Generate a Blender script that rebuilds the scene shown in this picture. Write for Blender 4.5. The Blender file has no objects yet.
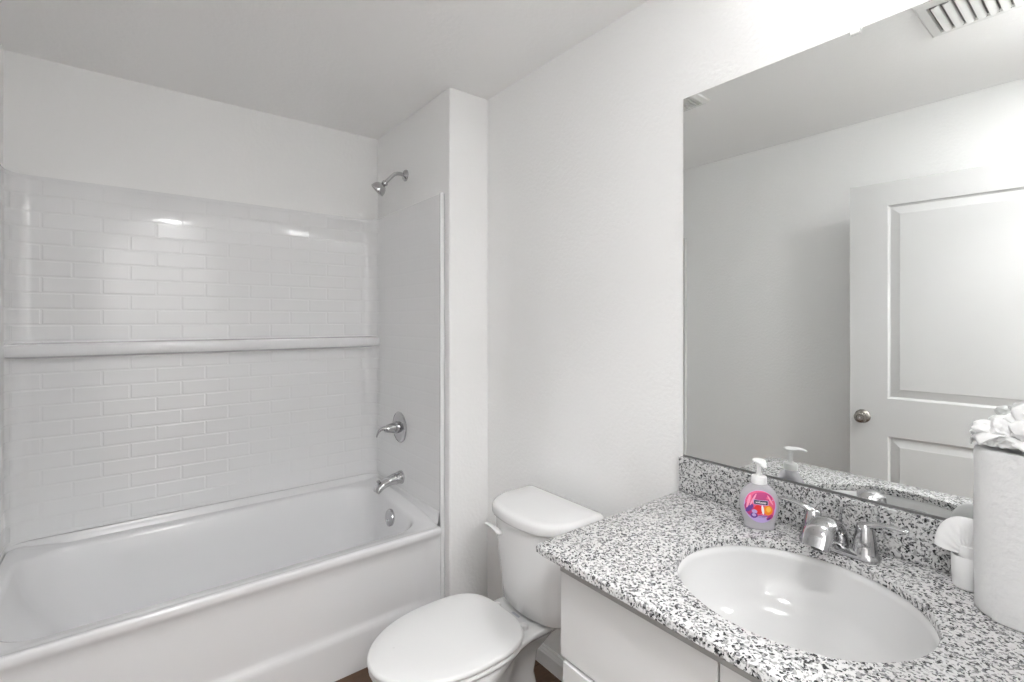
import bpy, bmesh, math, random
from mathutils import Vector, Matrix, noise
PI = math.pi
sc = bpy.context.scene
C = sc.collection

# ------------------------------------------------------------------ camera
cd = bpy.data.cameras.new('camera'); cam = bpy.data.objects.new('camera', cd); C.objects.link(cam)
cam.location = (0, 0, 1.392)
cam.rotation_euler = (PI / 2, 0, -math.radians(38.06))
cd.sensor_width = 36.0; cd.lens = 487.4 / 1024 * 36.0
cd.shift_y = -20.3 / 1024; cd.clip_start = 0.02
sc.camera = cam

# ------------------------------------------------------------------ world + exposure
w = bpy.data.worlds.new('world'); sc.world = w; w.use_nodes = True
w.node_tree.nodes['Background'].inputs[0].default_value = (0.95, 0.97, 1.0, 1)
w.node_tree.nodes['Background'].inputs[1].default_value = 0.3
sc.view_settings.view_transform = 'Standard'; sc.view_settings.look = 'None'
sc.view_settings.exposure = 2.16; sc.view_settings.gamma = 1.0
sc.view_settings.use_curve_mapping = False
sc.cycles.use_denoising = True
sc.cycles.max_bounces = 14; sc.cycles.diffuse_bounces = 8; sc.cycles.glossy_bounces = 8
sc.cycles.transmission_bounces = 10; sc.cycles.sample_clamp_indirect = 6.0
sc.cycles.caustics_reflective = True; sc.cycles.caustics_refractive = False
VANITY_W = 9.5      # each bulb of the vanity light (emission strength)
ROOM_FILL_W = 23      # added fill lamp on the bathroom ceiling, above the camera end
HALL_FILL_W = 30       # added fill lamp on the hall ceiling, behind the camera

# ------------------------------------------------------------------ materials
def mat(name, col, rough=0.5, metal=0.0, spec=0.5, bump=None, coat=0.0, trans=0.0, ior=1.45, emit=None, var=0.0, sss=0.0):
    m = bpy.data.materials.new(name); m.use_nodes = True
    nt = m.node_tree; b = nt.nodes['Principled BSDF']
    b.inputs['Base Color'].default_value = (*col, 1)
    b.inputs['Roughness'].default_value = rough; b.inputs['Metallic'].default_value = metal
    b.inputs['Specular IOR Level'].default_value = spec
    b.inputs['Coat Weight'].default_value = coat; b.inputs['Coat Roughness'].default_value = 0.05
    b.inputs['Transmission Weight'].default_value = trans; b.inputs['IOR'].default_value = ior
    if sss:
        b.inputs['Subsurface Weight'].default_value = sss; b.inputs['Subsurface Radius'].default_value = (.01, .01, .01)
    if emit:
        b.inputs['Emission Color'].default_value = (*emit[0], 1); b.inputs['Emission Strength'].default_value = emit[1]
    tc = nt.nodes.new('ShaderNodeTexCoord')
    n = nt.nodes.new('ShaderNodeTexNoise'); nt.links.new(tc.outputs['Object'], n.inputs['Vector'])
    if bump:
        n.inputs['Scale'].default_value = bump[0]; n.inputs['Detail'].default_value = 3
        bp = nt.nodes.new('ShaderNodeBump'); bp.inputs['Strength'].default_value = bump[1]; bp.inputs['Distance'].default_value = bump[2]
        nt.links.new(n.outputs['Fac'], bp.inputs['Height']); nt.links.new(bp.outputs['Normal'], b.inputs['Normal'])
    else:
        n.inputs['Scale'].default_value = 12
        mr = nt.nodes.new('ShaderNodeMapRange')
        mr.inputs['To Min'].default_value = max(0, rough - .02); mr.inputs['To Max'].default_value = rough + .03
        nt.links.new(n.outputs['Fac'], mr.inputs['Value']); nt.links.new(mr.outputs['Result'], b.inputs['Roughness'])
    return m

M = {}
M['wall'] = mat('wall_paint', (.885, .885, .882), .62, bump=(75, .35, .004))
M['ceil'] = mat('ceiling_paint', (.93, .927, .922), .8, bump=(60, .25, .004))
M['trim'] = mat('trim_paint', (.84, .84, .84), .35)
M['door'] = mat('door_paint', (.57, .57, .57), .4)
M['porcelain'] = mat('porcelain', (.77, .77, .77), .12, coat=.4)
M['sink'] = mat('sink_china', (.65, .65, .65), .12, coat=.4)
M['seat'] = mat('seat_plastic', (.79, .79, .79), .28)
M['tub'] = mat('tub_acrylic', (.80, .802, .812), .16, coat=.3)
M['chrome'] = mat('chrome', (.56, .56, .57), .09, 1.0)
M['nickel'] = mat('satin_nickel', (.36, .335, .31), .25, 1.0)
M['dark'] = mat('dark_rubber', (.06, .06, .06), .6)
M['shadowhole'] = mat('duct_shade', (.28, .28, .28), .8)  # grey sheets behind the vent blades, shade of the open duct painted in
M['cab'] = mat('cabinet_white', (.70, .70, .70), .35)
M['grille'] = mat('vent_metal', (.80, .80, .79), .45)
M['mirror'] = mat('mirror_silver', (.86, .875, .865), .0, 1.0)
M['mirror'].node_tree.nodes['Principled BSDF'].inputs['Roughness'].default_value = 0
for l in list(M['mirror'].node_tree.links):
    if l.to_socket.name == 'Roughness': M['mirror'].node_tree.links.remove(l)
M['edge'] = mat('mirror_edge', (.45, .48, .47), .2)
M['clip'] = mat('clip_plastic', (.88, .88, .88), .25)
M['pump'] = mat('pump_plastic', (.90, .90, .90), .35)
M['paper'] = mat('paper_towel', (.78, .78, .78), .9, bump=(70, .6, .004))
M['tissue'] = mat('tissue', (.84, .84, .84), .95, bump=(60, .2, .002))
M['cup'] = mat('ceramic_cup', (.84, .84, .84), .3)
M['bulb'] = mat('bulb_glass', (1, 1, 1), .3, emit=((1, 1, .995), VANITY_W))
M['lampglass'] = mat('lamp_glass', (1, 1, 1), .3, emit=((1, .98, .95), 1.0))

def bottle_mat():
    m = mat('clear_soap_plastic', (.96, .94, 1.0), .05, trans=.55, ior=1.33)
    return m
M['bottle'] = bottle_mat()

def wood_mat():
    m = mat('floor_wood', (.2, .1, .06), .4); nt = m.node_tree; b = nt.nodes['Principled BSDF']
    tc = nt.nodes.new('ShaderNodeTexCoord')
    br = nt.nodes.new('ShaderNodeTexBrick'); nt.links.new(tc.outputs['Object'], br.inputs['Vector'])
    br.inputs['Scale'].default_value = 1; br.inputs['Brick Width'].default_value = 1.2; br.inputs['Row Height'].default_value = .15
    br.inputs['Mortar Size'].default_value = .0015
    br.inputs['Color1'].default_value = (.22, .125, .075, 1); br.inputs['Color2'].default_value = (.15, .085, .05, 1)
    br.inputs['Mortar'].default_value = (.04, .02, .015, 1)
    mp = nt.nodes.new('ShaderNodeMapping'); mp.inputs['Scale'].default_value = (3, 40, 1)
    nt.links.new(tc.outputs['Object'], mp.inputs['Vector'])
    n = nt.nodes.new('ShaderNodeTexNoise'); n.inputs['Scale'].default_value = 2; n.inputs['Detail'].default_value = 6
    nt.links.new(mp.outputs['Vector'], n.inputs['Vector'])
    mx = nt.nodes.new('ShaderNodeMixRGB'); mx.blend_type = 'MULTIPLY'; mx.inputs[0].default_value = .6
    nt.links.new(br.outputs['Color'], mx.inputs[1]); nt.links.new(n.outputs['Fac'], mx.inputs[2])
    nt.links.new(mx.outputs[0], b.inputs['Base Color'])
    return m
M['wood'] = wood_mat()

def granite_mat():
    m = mat('granite', (.7, .7, .7), .22, coat=.25); nt = m.node_tree; b = nt.nodes['Principled BSDF']
    tc = nt.nodes.new('ShaderNodeTexCoord')
    dn = nt.nodes.new('ShaderNodeTexNoise'); dn.inputs['Scale'].default_value = 120; dn.inputs['Detail'].default_value = 2
    nt.links.new(tc.outputs['Object'], dn.inputs['Vector'])
    va = nt.nodes.new('ShaderNodeVectorMath'); va.operation = 'SCALE'; va.inputs['Scale'].default_value = .012
    nt.links.new(dn.outputs['Color'], va.inputs[0])
    ad = nt.nodes.new('ShaderNodeVectorMath'); ad.operation = 'ADD'
    nt.links.new(tc.outputs['Object'], ad.inputs[0]); nt.links.new(va.outputs[0], ad.inputs[1])
    def vor(scale, stops):
        v = nt.nodes.new('ShaderNodeTexVoronoi'); v.inputs['Scale'].default_value = scale
        nt.links.new(ad.outputs[0], v.inputs['Vector'])
        sp = nt.nodes.new('ShaderNodeSeparateColor'); nt.links.new(v.outputs['Color'], sp.inputs[0])
        r = nt.nodes.new('ShaderNodeValToRGB'); r.color_ramp.interpolation = 'CONSTANT'
        e = r.color_ramp.elements
        e[0].position = stops[0][0]; e[0].color = (*stops[0][1], 1); e[1].position = stops[1][0]; e[1].color = (*stops[1][1], 1)
        for p, c in stops[2:]:
            k = e.new(p); k.color = (*c, 1)
        nt.links.new(sp.outputs[0], r.inputs[0]); return r
    a = vor(225, [(0, (.62, .62, .62)), (.40, (.54, .54, .54)), (.62, (.33, .33, .33)), (.76, (.18, .18, .19)), (.86, (.62, .62, .62))])
    c = vor(285, [(0, (1, 1, 1)), (.72, (.48, .48, .48)), (.81, (.05, .05, .055)), (.95, (1, 1, 1))])
    mx = nt.nodes.new('ShaderNodeMixRGB'); mx.blend_type = 'MULTIPLY'; mx.inputs[0].default_value = 1
    nt.links.new(a.outputs[0], mx.inputs[1]); nt.links.new(c.outputs[0], mx.inputs[2])
    nt.links.new(mx.outputs[0], b.inputs['Base Color'])
    return m
M['granite'] = granite_mat()

def tile_mat(depth=.5):          # moulded subway pattern of the acrylic surround, pressed in as bump over the UV (metres)
    m = bpy.data.materials.new('surround_tile_acrylic'); m.use_nodes = True
    nt = m.node_tree; b = nt.nodes['Principled BSDF']
    b.inputs['Base Color'].default_value = (.82, .822, .83, 1); b.inputs['Roughness'].default_value = .13
    b.inputs['Coat Weight'].default_value = .2; b.inputs['Coat Roughness'].default_value = .06
    uv = nt.nodes.new('ShaderNodeTexCoord')
    mp = nt.nodes.new('ShaderNodeMapping'); mp.inputs['Location'].default_value = (TILE_U0, TILE_V0, 0)
    nt.links.new(uv.outputs['UV'], mp.inputs['Vector'])
    br = nt.nodes.new('ShaderNodeTexBrick'); nt.links.new(mp.outputs['Vector'], br.inputs['Vector'])
    br.inputs['Scale'].default_value = 1; br.inputs['Brick Width'].default_value = .1855; br.inputs['Row Height'].default_value = .0642
    br.inputs['Mortar Size'].default_value = .006; br.inputs['Mortar Smooth'].default_value = .6
    inv = nt.nodes.new('ShaderNodeMath'); inv.operation = 'SUBTRACT'; inv.inputs[0].default_value = 1
    nt.links.new(br.outputs['Fac'], inv.inputs[1])
    bp = nt.nodes.new('ShaderNodeBump'); bp.inputs['Strength'].default_value = depth; bp.inputs['Distance'].default_value = .002
    nt.links.new(inv.outputs[0], bp.inputs['Height'])
    nt.links.new(bp.outputs['Normal'], b.inputs['Normal']); nt.links.new(bp.outputs['Normal'], b.inputs['Coat Normal'])
    return m

# ------------------------------------------------------------------ mesh helpers
def tag(o, label, cat, group=None, kind=None):
    o['label'] = label; o['category'] = cat
    if group: o['group'] = group
    if kind: o['kind'] = kind
    return o
def empty(name, loc, label, cat, group=None, kind=None):
    o = bpy.data.objects.new(name, None); C.objects.link(o); o.location = loc; o.empty_display_size = .05
    return tag(o, label, cat, group, kind)
def obj(name, bm, m, parent=None, smooth=True, bevel=0, sub=0, angle=40):
    bmesh.ops.recalc_face_normals(bm, faces=bm.faces)
    me = bpy.data.meshes.new(name); bm.to_mesh(me); bm.free()
    for x in (m if isinstance(m, list) else [m]): me.materials.append(x)
    o = bpy.data.objects.new(name, me); C.objects.link(o)
    if parent:
        o.parent = parent
        pl = Vector((0, 0, 0)); q = parent
        while q: pl += q.location; q = q.parent
        o.location = -pl                      # geometry is written in room metres
    if smooth:
        for p in me.polygons: p.use_smooth = True
        me.set_sharp_from_angle(angle=math.radians(angle))
    if bevel:
        b = o.modifiers.new('bevel', 'BEVEL'); b.width = bevel; b.segments = 3; b.limit_method = 'ANGLE'; b.angle_limit = math.radians(35)
        if smooth: o.modifiers.new('wn', 'WEIGHTED_NORMAL').keep_sharp = True
    if sub:
        s = o.modifiers.new('sub', 'SUBSURF'); s.levels = sub; s.render_levels = sub
    return o
def box(bm, x0, x1, y0, y1, z0, z1, mtx=None):
    vs = [bm.verts.new((x, y, z)) for x in (x0, x1) for y in (y0, y1) for z in (z0, z1)]
    if mtx:
        for v in vs: v.co = mtx @ v.co
    for f in ((0, 1, 3, 2), (4, 6, 7, 5), (0, 4, 5, 1), (2, 3, 7, 6), (0, 2, 6, 4), (1, 5, 7, 3)):
        bm.faces.new([vs[i] for i in f])
    return vs
def boxobj(name, dims, m, parent=None, bevel=0, **k):
    bm = bmesh.new(); box(bm, *dims); return obj(name, bm, m, parent, smooth=bool(bevel), bevel=bevel, **k)
def loft(bm, rings, cap0=True, cap1=True, closed=True):
    R = [[bm.verts.new(p) for p in r] for r in rings]
    n = len(R[0])
    for a, b in zip(R, R[1:]):
        for i in range(n if closed else n - 1):
            j = (i + 1) % n
            bm.faces.new((a[i], a[j], b[j], b[i]))
    if cap0: bm.faces.new(list(reversed(R[0])))
    if cap1: bm.faces.new(R[-1])
    return R
def frame(axis):
    a = Vector(axis).normalized(); t = Vector((0, 0, 1)) if abs(a.z) < .9 else Vector((1, 0, 0))
    u = a.cross(t).normalized(); return a, u, u.cross(a).normalized()
def lathe(bm, origin, axis, prof, n=40, cap0=True, cap1=True):
    a, u, v = frame(axis); o = Vector(origin)
    loft(bm, [[o + a * h + (u * math.cos(2 * PI * i / n) + v * math.sin(2 * PI * i / n)) * max(r, 1e-5) for i in range(n)] for r, h in prof], cap0, cap1)
def sweep(bm, pts, rad, n=20, sub=6, up=(0, 0, 1)):
    """tube along a smooth path; rad = per point (across, up) radii"""
    P = [Vector(p) for p in pts]; out = []
    for i in range(len(P) - 1):
        p0, p1, p2, p3 = P[max(i - 1, 0)], P[i], P[i + 1], P[min(i + 2, len(P) - 1)]
        for k in range(sub):
            t = k / sub
            q = .5 * ((2 * p1) + (p2 - p0) * t + (2 * p0 - 5 * p1 + 4 * p2 - p3) * t * t + (3 * p1 - p0 - 3 * p2 + p3) * t ** 3)
            a, b = rad[i], rad[i + 1]; s = t * t * (3 - 2 * t)
            out.append((q, a[0] + (b[0] - a[0]) * s, a[1] + (b[1] - a[1]) * s))
    out.append((P[-1], *rad[-1]))
    rings = []
    for i, (q, ra, rb) in enumerate(out):
        d = (out[min(i + 1, len(out) - 1)][0] - out[max(i - 1, 0)][0]).normalized()
        s = d.cross(Vector(up))
        s = s.normalized() if s.length > 1e-3 else Vector((0, 1, 0)); t = s.cross(d).normalized()
        rings.append([q + s * math.cos(2 * PI * k / n) * ra + t * math.sin(2 * PI * k / n) * rb for k in range(n)])
    loft(bm, rings)
def rrect(x0, x1, y0, y1, r, n=8, z=0.0):
    """rounded rectangle, counter-clockwise; 4*(n+1) points; r number or 4 radii (++ -+ -- +-)"""
    rr = r if isinstance(r, (tuple, list)) else (r,) * 4
    cs = [(x1, y1, 1, 1, 0), (x0, y1, -1, 1, PI / 2), (x0, y0, -1, -1, PI), (x1, y0, 1, -1, 3 * PI / 2)]
    out = []
    for (x, y, sx, sy, a0), q in zip(cs, rr):
        cx, cy = x - sx * q, y - sy * q
        for k in range(n + 1):
            a = a0 + PI / 2 * k / n
            out.append(Vector((cx + q * math.cos(a), cy + q * math.sin(a), z(cx, cy) if callable(z) else z)))
    return out
def extrude_profile(bm, prof, axis, t0, t1, n=1):
    """prof: list of 2-D points in the plane across 'axis' (x: (y,z), y: (x,z))"""
    def P(p, t): return (t, p[0], p[1]) if axis == 'x' else (p[0], t, p[1])
    loft(bm, [[P(p, t0 + (t1 - t0) * k / n) for p in prof] for k in range(n + 1)])
def sstep(a, b, x):
    t = min(1, max(0, (x - a) / (b - a))); return t * t * (3 - 2 * t)

# ------------------------------------------------------------------ dimensions (metres)
XL, XR, XW = -.387, 1.334, 1.124        # left wall, vanity wall, plumbing wall of the tub alcove
YF, YB, YS = -.08, 2.70, 1.889          # entry wall, tub back wall, face of the short wall beside the toilet
H = 2.44; T = .10; FL = -.01
DX0, DX1, DH = -.26, .66, 2.07          # doorway

# ------------------------------------------------------------------ setting
def S(name, bm, m, label, cat, parent=None, **k):
    o = obj(name, bm, m, parent, **k); tag(o, label, cat, kind='structure'); return o
HY = -1.5
bm = bmesh.new(); box(bm, XL - T, XR + T, HY - T, YB + T, FL - .1, FL)
S('floor', bm, M['wood'], 'brown wood-look floor under the toilet and tub', 'floor', smooth=False)
bm = bmesh.new(); box(bm, XL - T, XR + T, HY - T, YB + T, H, H + .1)
S('ceiling', bm, M['ceil'], 'plain white textured ceiling of the bathroom', 'ceiling', smooth=False)
bm = bmesh.new(); box(bm, XL - T, XL, HY, YB + T, FL, H)
S('wall_left', bm, M['wall'], 'off-white wall at the left end of the tub, seen behind the open door in the mirror', 'wall', smooth=False)
bm = bmesh.new(); box(bm, XL, XR + T, YB, YB + T, FL, H)
S('wall_back', bm, M['wall'], 'off-white wall above the tiled surround behind the tub', 'wall', smooth=False)
bm = bmesh.new(); box(bm, XR, XR + T, HY, YB, FL, H)
S('wall_right', bm, M['wall'], 'white orange-peel wall behind toilet and mirror', 'wall', smooth=False)
bm = bmesh.new(); box(bm, XW, XR, YS, YB, FL, H)
S('wall_plumbing', bm, M['wall'], 'short thick wall carrying the shower head and faucet at the tub end', 'wall', smooth=True, bevel=.006)
bm = bmesh.new()
box(bm, XL, DX0, YF - T, YF, FL, H); box(bm, DX1, XR, YF - T, YF, FL, H); box(bm, DX0, DX1, YF - T, YF, DH, H)
S('wall_front', bm, M['wall'], 'white wall around the doorway at the vanity end', 'wall', smooth=False)
bm = bmesh.new(); box(bm, XL - T, XR + T, HY - T, HY, FL, H)
S('wall_hall', bm, M['wall'], 'white hall wall beyond the doorway', 'wall', smooth=False)

base_prof = [(0, 0), (.014, 0), (.014, .055), (.011, .062), (.011, .066), (.007, .072), (.006, .078), (0, .08)]
def baseboard(name, axis, at, sign, t0, t1, label):
    bm = bmesh.new()
    extrude_profile(bm, [(at + sign * (a + .0005), FL + b) for a, b in base_prof], axis, t0, t1)
    S(name, bm, M['trim'], label, 'baseboard', smooth=False)
baseboard('baseboard_right', 'y', XR, -1, .823, YS - .001, 'white stepped baseboard between toilet and vanity cabinet')
baseboard('baseboard_plumbing', 'x', YS, -1, XW + .002, XR - .016, 'white baseboard along the short wall beside the toilet')
baseboard('baseboard_left', 'y', XL, 1, YF + .002, 1.895, 'white baseboard along the left wall behind the open door')
bm = bmesh.new()
for x0, x1 in ((DX0 - .057, DX0), (DX1, DX1 + .05)): box(bm, x0, x1, YF + .0005, YF + .0145, FL + .0005, DH + .057)
box(bm, DX0, DX1, YF + .0005, YF + .0145, DH, DH + .057)
S('trim_1', bm, M['trim'], 'white casing around the doorway', 'door casing', smooth=False)

# the open door, standing almost flat against the left wall (seen in the mirror)
free = Vector((-.165, .873, 0)); hinge = Vector((-.245, -.030, 0))
dl = (free - hinge).length; dx = (free - hinge).normalized(); dn = Vector((dx.y, -dx.x, 0))    # dn faces the room
def DP(s, z, d=0): p = hinge + dx * s + dn * d; return (p.x, p.y, z)
DZ0, DZ1 = FL + .012, 2.052
def door_bm():
    bm = bmesh.new(); ss = [0, .148, dl - .150, dl]; zs = [DZ0, .20, .842, 1.022, 1.940, DZ1]
    for side, off in ((1, 0), (-1, -.035)):
        for i in range(3):
            for k in range(5):
                s0, s1, z0, z1 = ss[i], ss[i + 1], zs[k], zs[k + 1]
                if i == 1 and k in (1, 3):
                    rings = []
                    for ins, d in ((0, 0), (.004, -.007), (.010, -.010), (.042, -.003), (.046, -.0015), (.050, -.0015)):
                        rings.append([DP(s, z, off + side * d) for s, z in ((s0 + ins, z0 + ins), (s1 - ins, z0 + ins), (s1 - ins, z1 - ins), (s0 + ins, z1 - ins))])
                    loft(bm, rings, cap0=False)
                else:
                    bm.faces.new([bm.verts.new(DP(s, z, off)) for s, z in ((s0, z0), (s1, z0), (s1, z1), (s0, z1))])
    P = [DP(0, DZ0), DP(dl, DZ0), DP(dl, DZ1), DP(0, DZ1)]; Q = [DP(0, DZ0, -.035), DP(dl, DZ0, -.035), DP(dl, DZ1, -.035), DP(0, DZ1, -.035)]
    for i in range(4):
        j = (i + 1) % 4; bm.faces.new([bm.verts.new(p) for p in (P[i], P[j], Q[j], Q[i])])
    bmesh.ops.remove_doubles(bm, verts=bm.verts, dist=1e-5)
    return bm
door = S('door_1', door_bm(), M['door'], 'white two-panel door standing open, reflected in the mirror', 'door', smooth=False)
kp = Vector(DP(dl - .052, .925))
for sgn, off in ((1, 0), (-1, -.035)):
    bm = bmesh.new(); q = kp + dn * off
    lathe(bm, q, dn * sgn, [(.001, 0), (.033, 0), (.033, .003), (.029, .008), (.016, .011), (.012, .018), (.012, .026), (.020, .031), (.0265, .040), (.027, .048), (.024, .056), (.015, .060), (.013, .057), (.001, .057)])
    kb = obj('door_knob', bm, M['nickel'], door); kb['label'] = 'satin nickel round knob'
    bm = bmesh.new(); lathe(bm, q + dn * sgn * .057, dn * sgn, [(.001, 0), (.006, 0), (.005, .0035), (.001, .004)], 16)
    obj('knob_button', bm, M['chrome'], kb)
bm = bmesh.new(); p = Vector(DP(dl, .925, -.0175))
for z in (.22, 1.05, 1.86):
    q = Vector(DP(-.004, z, .006)); lathe(bm, q, (0, 0, 1), [(.006, 0), (.006, .09)], 12)
h_ = obj('hinge', bm, M['nickel'], door)

# ------------------------------------------------------------------ bathtub
TY0, TY1 = 1.912, 2.683
tub = empty('bathtub', (.37, TY0, FL), 'white alcove bathtub with a smooth apron below the tiled surround', 'bathtub')
def rimz(x, y):
    return .466 + .024 * sstep(2.0, 2.62, y) + .02 * max(sstep(1.04, 1.10, x), sstep(-.29, -.35, x)) * sstep(1.95, 2.1, y)
def ring(x0, x1, y0, y1, r, dz=None, z=None):
    pts = rrect(x0, x1, y0, y1, r, 12)
    # densify straights so that the rim height can vary along them
    out = []
    for i, p in enumerate(pts):
        q = pts[(i + 1) % len(pts)]; m = 10 if i % 13 == 12 else 1
        for k in range(m):
            v = p.lerp(q, k / m); v.z = z if z is not None else rimz(v.x, v.y) + dz
            out.append(v)
    return out
bm = bmesh.new()
ix0, ix1, iy0, iy1 = -.333, 1.045, 1.978, 2.628
rings = [ring(-.0, .92, 2.10, 2.50, .10, z=.118), ring(-.07, .96, 2.06, 2.54, .12, z=.122), ring(-.13, .985, 2.035, 2.565, .13, z=.14),
         ring(-.185, .998, 2.020, 2.585, .14, z=.18), ring(-.248, 1.012, 2.005, 2.60, .15, z=.28), ring(-.307, 1.030, 1.990, 2.615, .155, z=.40),
         ring(ix0 + .004, ix1 - .004, iy0 + .004, iy1 - .004, .155, dz=-.018), ring(ix0 - .002, ix1 + .002, iy0 - .002, iy1 + .002, .155, dz=-.005),
         ring(ix0 - .010, ix1 + .008, iy0 - .009, iy1 + .008, .155, dz=0), ring(-.362, 1.084, 1.928, 2.658, .05, dz=0.002),
         ring(-.368, 1.090, TY0 + .006, 2.668, .03, dz=0.004)]
loft(bm, rings, cap0=True, cap1=False)
basin = obj('basin', bm, M['tub'], tub)
# deck edge strip up to the surround and front apron
bm = bmesh.new()
path_out = [(-.373, 1.94)] + [(-.373 + .06 * (1 - math.cos(a)), 2.615 + .06 * math.sin(a)) for a in [PI / 2 * k / 8 for k in range(9)]] \
    + [(1.098 - .06 * (1 - math.sin(a)), 2.615 + .06 * math.cos(a)) for a in [PI / 2 * k / 8 for k in range(9)]] + [(1.098, 1.94)]
R = []
def inset(i, d):
    p = Vector(path_out[i]); a = Vector(path_out[max(i - 1, 0)]); b = Vector(path_out[min(i + 1, len(path_out) - 1)])
    t = (b - a).normalized(); return p + Vector((t.y, -t.x)) * d
for i in range(len(path_out)):
    e = []
    for d, z in ((.014, .470), (.010, .490), (.004, .500), (.001, .512), (0, .522), (-.004, .526), (-.02, .526), (-.02, .40)):
        q = inset(i, d); e.append((q.x, q.y, z if (0 < i < len(path_out) - 1 or z > .5) else z - .02))
    R.append(e)
RR = [[bm.verts.new(p) for p in r] for r in R]
for a, b in zip(RR, RR[1:]):
    for i in range(7): bm.faces.new((a[i], a[i + 1], b[i + 1], b[i]))
obj('tiling_flange', bm, M['tub'], tub)
bm = bmesh.new()
prof = [(1.940, .4665), (1.926, .4668), (1.918, .4655), (1.9135, .461), (1.912, .454), (1.912, .444), (1.9135, .436), (1.918, .428)]
zz = [.41, .38, .34, .28, .22, .19, .175, .165, .155, .145, .13, .10, .05, 0, FL]
NX = 90
G = []
for i in range(NX + 1):
    x = XL + .004 + (1.094 - XL - .004) * i / NX
    col = [(x, y, z) for y, z in prof]
    for z in zz:
        m = sstep(0, .05, (1.06 - .045 * ((.45 - z) / .3) ** 2) - x) * sstep(0, .05, x - (XL + .05))
        y_rec = 1.928; y_out = 1.921
        y = y_out + (y_rec - y_out) * m
        y = y + (1.915 - y) * (1 - sstep(.138, .172, z))
        if z > .40: y = 1.918 + (y - 1.918) * .75
        col.append((x, y, z))
    G.append([bm.verts.new(c) for c in col])
for a, b in zip(G, G[1:]):
    for k in range(len(a) - 1): bm.faces.new((a[k], a[k + 1], b[k + 1], b[k]))
obj('apron', bm, M['tub'], tub, angle=50)
OV = Vector((1.030, 2.30, .405)); ovn = Vector((-1, 0, .13)).normalized()
bm = bmesh.new(); lathe(bm, OV, ovn, [(.041, 0), (.042, .008), (.039, .014), (.022, .018), (.001, .019)])
ov = obj('overflow_plate', bm, M['chrome'], tub); ov['label'] = 'chrome overflow cover'
bm = bmesh.new(); lathe(bm, OV + ovn * .017 + Vector((0, 0, -.014)), ovn, [(.006, 0), (.006, .007), (.003, .009)], 16)
obj('trip_lever', bm, M['chrome'], ov)
bm = bmesh.new(); lathe(bm, (.80, 2.30, .118), (0, 0, 1), [(.036, 0), (.036, .003), (.030, .005), (.001, .004)])
obj('drain', bm, M['chrome'], tub)

# ------------------------------------------------------------------ tub surround
SX0, SX1, SYB, SR, SZ0, SZ1, SY0 = -.374, 1.100, 2.680, .07, .528, 1.966, 1.932
pth = []
ns = 24
for k in range(ns + 1): pth.append((SX0, SY0 + (SYB - SR - SY0) * k / ns))
for k in range(1, 13): a = PI / 2 * k / 12; pth.append((SX0 + SR * (1 - math.cos(a)), SYB - SR + SR * math.sin(a)))
for k in range(1, 41): pth.append((SX0 + SR + (SX1 - SX0 - 2 * SR) * k / 40, SYB))
for k in range(1, 13): a = PI / 2 * k / 12; pth.append((SX1 - SR + SR * math.sin(a), SYB - SR + SR * math.cos(a)))
for k in range(1, ns + 1): pth.append((SX1, SYB - SR - (SYB - SR - SY0) * k / ns))
arc = [0]
for a, b in zip(pth, pth[1:]): arc.append(arc[-1] + math.dist(a, b))
back0 = (SYB - SR - SY0) + PI / 2 * SR       # arc length where the flat back begins (x = SX0+SR)
# a vertical joint of the top row lies at x = -.0935; the top row starts at z 1.889
TILE_U0 = -((back0 + (-.0935 - (SX0 + SR))) % .1855) + .1855 * 20
TILE_V0 = -(1.889 % .0642) + .0642 * 20
M['tile'] = tile_mat(); M['tile_end'] = tile_mat(.12)
sur = empty('tub_surround', (.37, SYB, SZ0), 'glossy white moulded surround with subway tile pattern on three sides of the tub', 'tub surround')
bm = bmesh.new(); uvl = bm.loops.layers.uv.new('UVMap')
zs = [SZ0, SZ0 + .004] + [SZ0 + .004 + (SZ1 - .008 - SZ0) * k / 10 for k in range(1, 11)] + [SZ1 - .001, SZ1]
offs = [0] * 12 + [.001, .005]
def outn(i):
    a = Vector(pth[max(i - 1, 0)]); b = Vector(pth[min(i + 1, len(pth) - 1)]); t = (b - a).normalized(); return Vector((-t.y, t.x))
V = []
for i, p in enumerate(pth):
    n_ = outn(i); col = []
    for z, o_ in zip(zs, offs):
        q = Vector(p) + n_ * o_; col.append(bm.verts.new((q.x, q.y, z)))
    x = min(max(p[0], SX0), SX1)
    # back to the wall
    wx = XL + .0015 if i <= ns else (XW - .0015 if i >= len(pth) - ns - 1 else min(max(p[0] + n_.x * .018, XL + .0015), XW - .0015))
    wy = p[1] if (i <= ns or i >= len(pth) - ns - 1) else min(p[1] + n_.y * .018, YB - .0015)
    col.append(bm.verts.new((wx, wy, SZ1))); V.append(col)
for i in range(len(pth) - 1):
    for k in range(len(V[0]) - 1):
        f = bm.faces.new((V[i][k], V[i + 1][k], V[i + 1][k + 1], V[i][k + 1])); f.material_index = 1 if (i < ns or i >= len(pth) - ns - 1) else 0
        for l in f.loops:
            ii = i if l.vert in (V[i][k], V[i][k + 1]) else i + 1
            l[uvl].uv = (arc[ii], l.vert.co.z)
obj('wall_panel', bm, [M['tile'], M['tile_end']], sur, angle=50)
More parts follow.
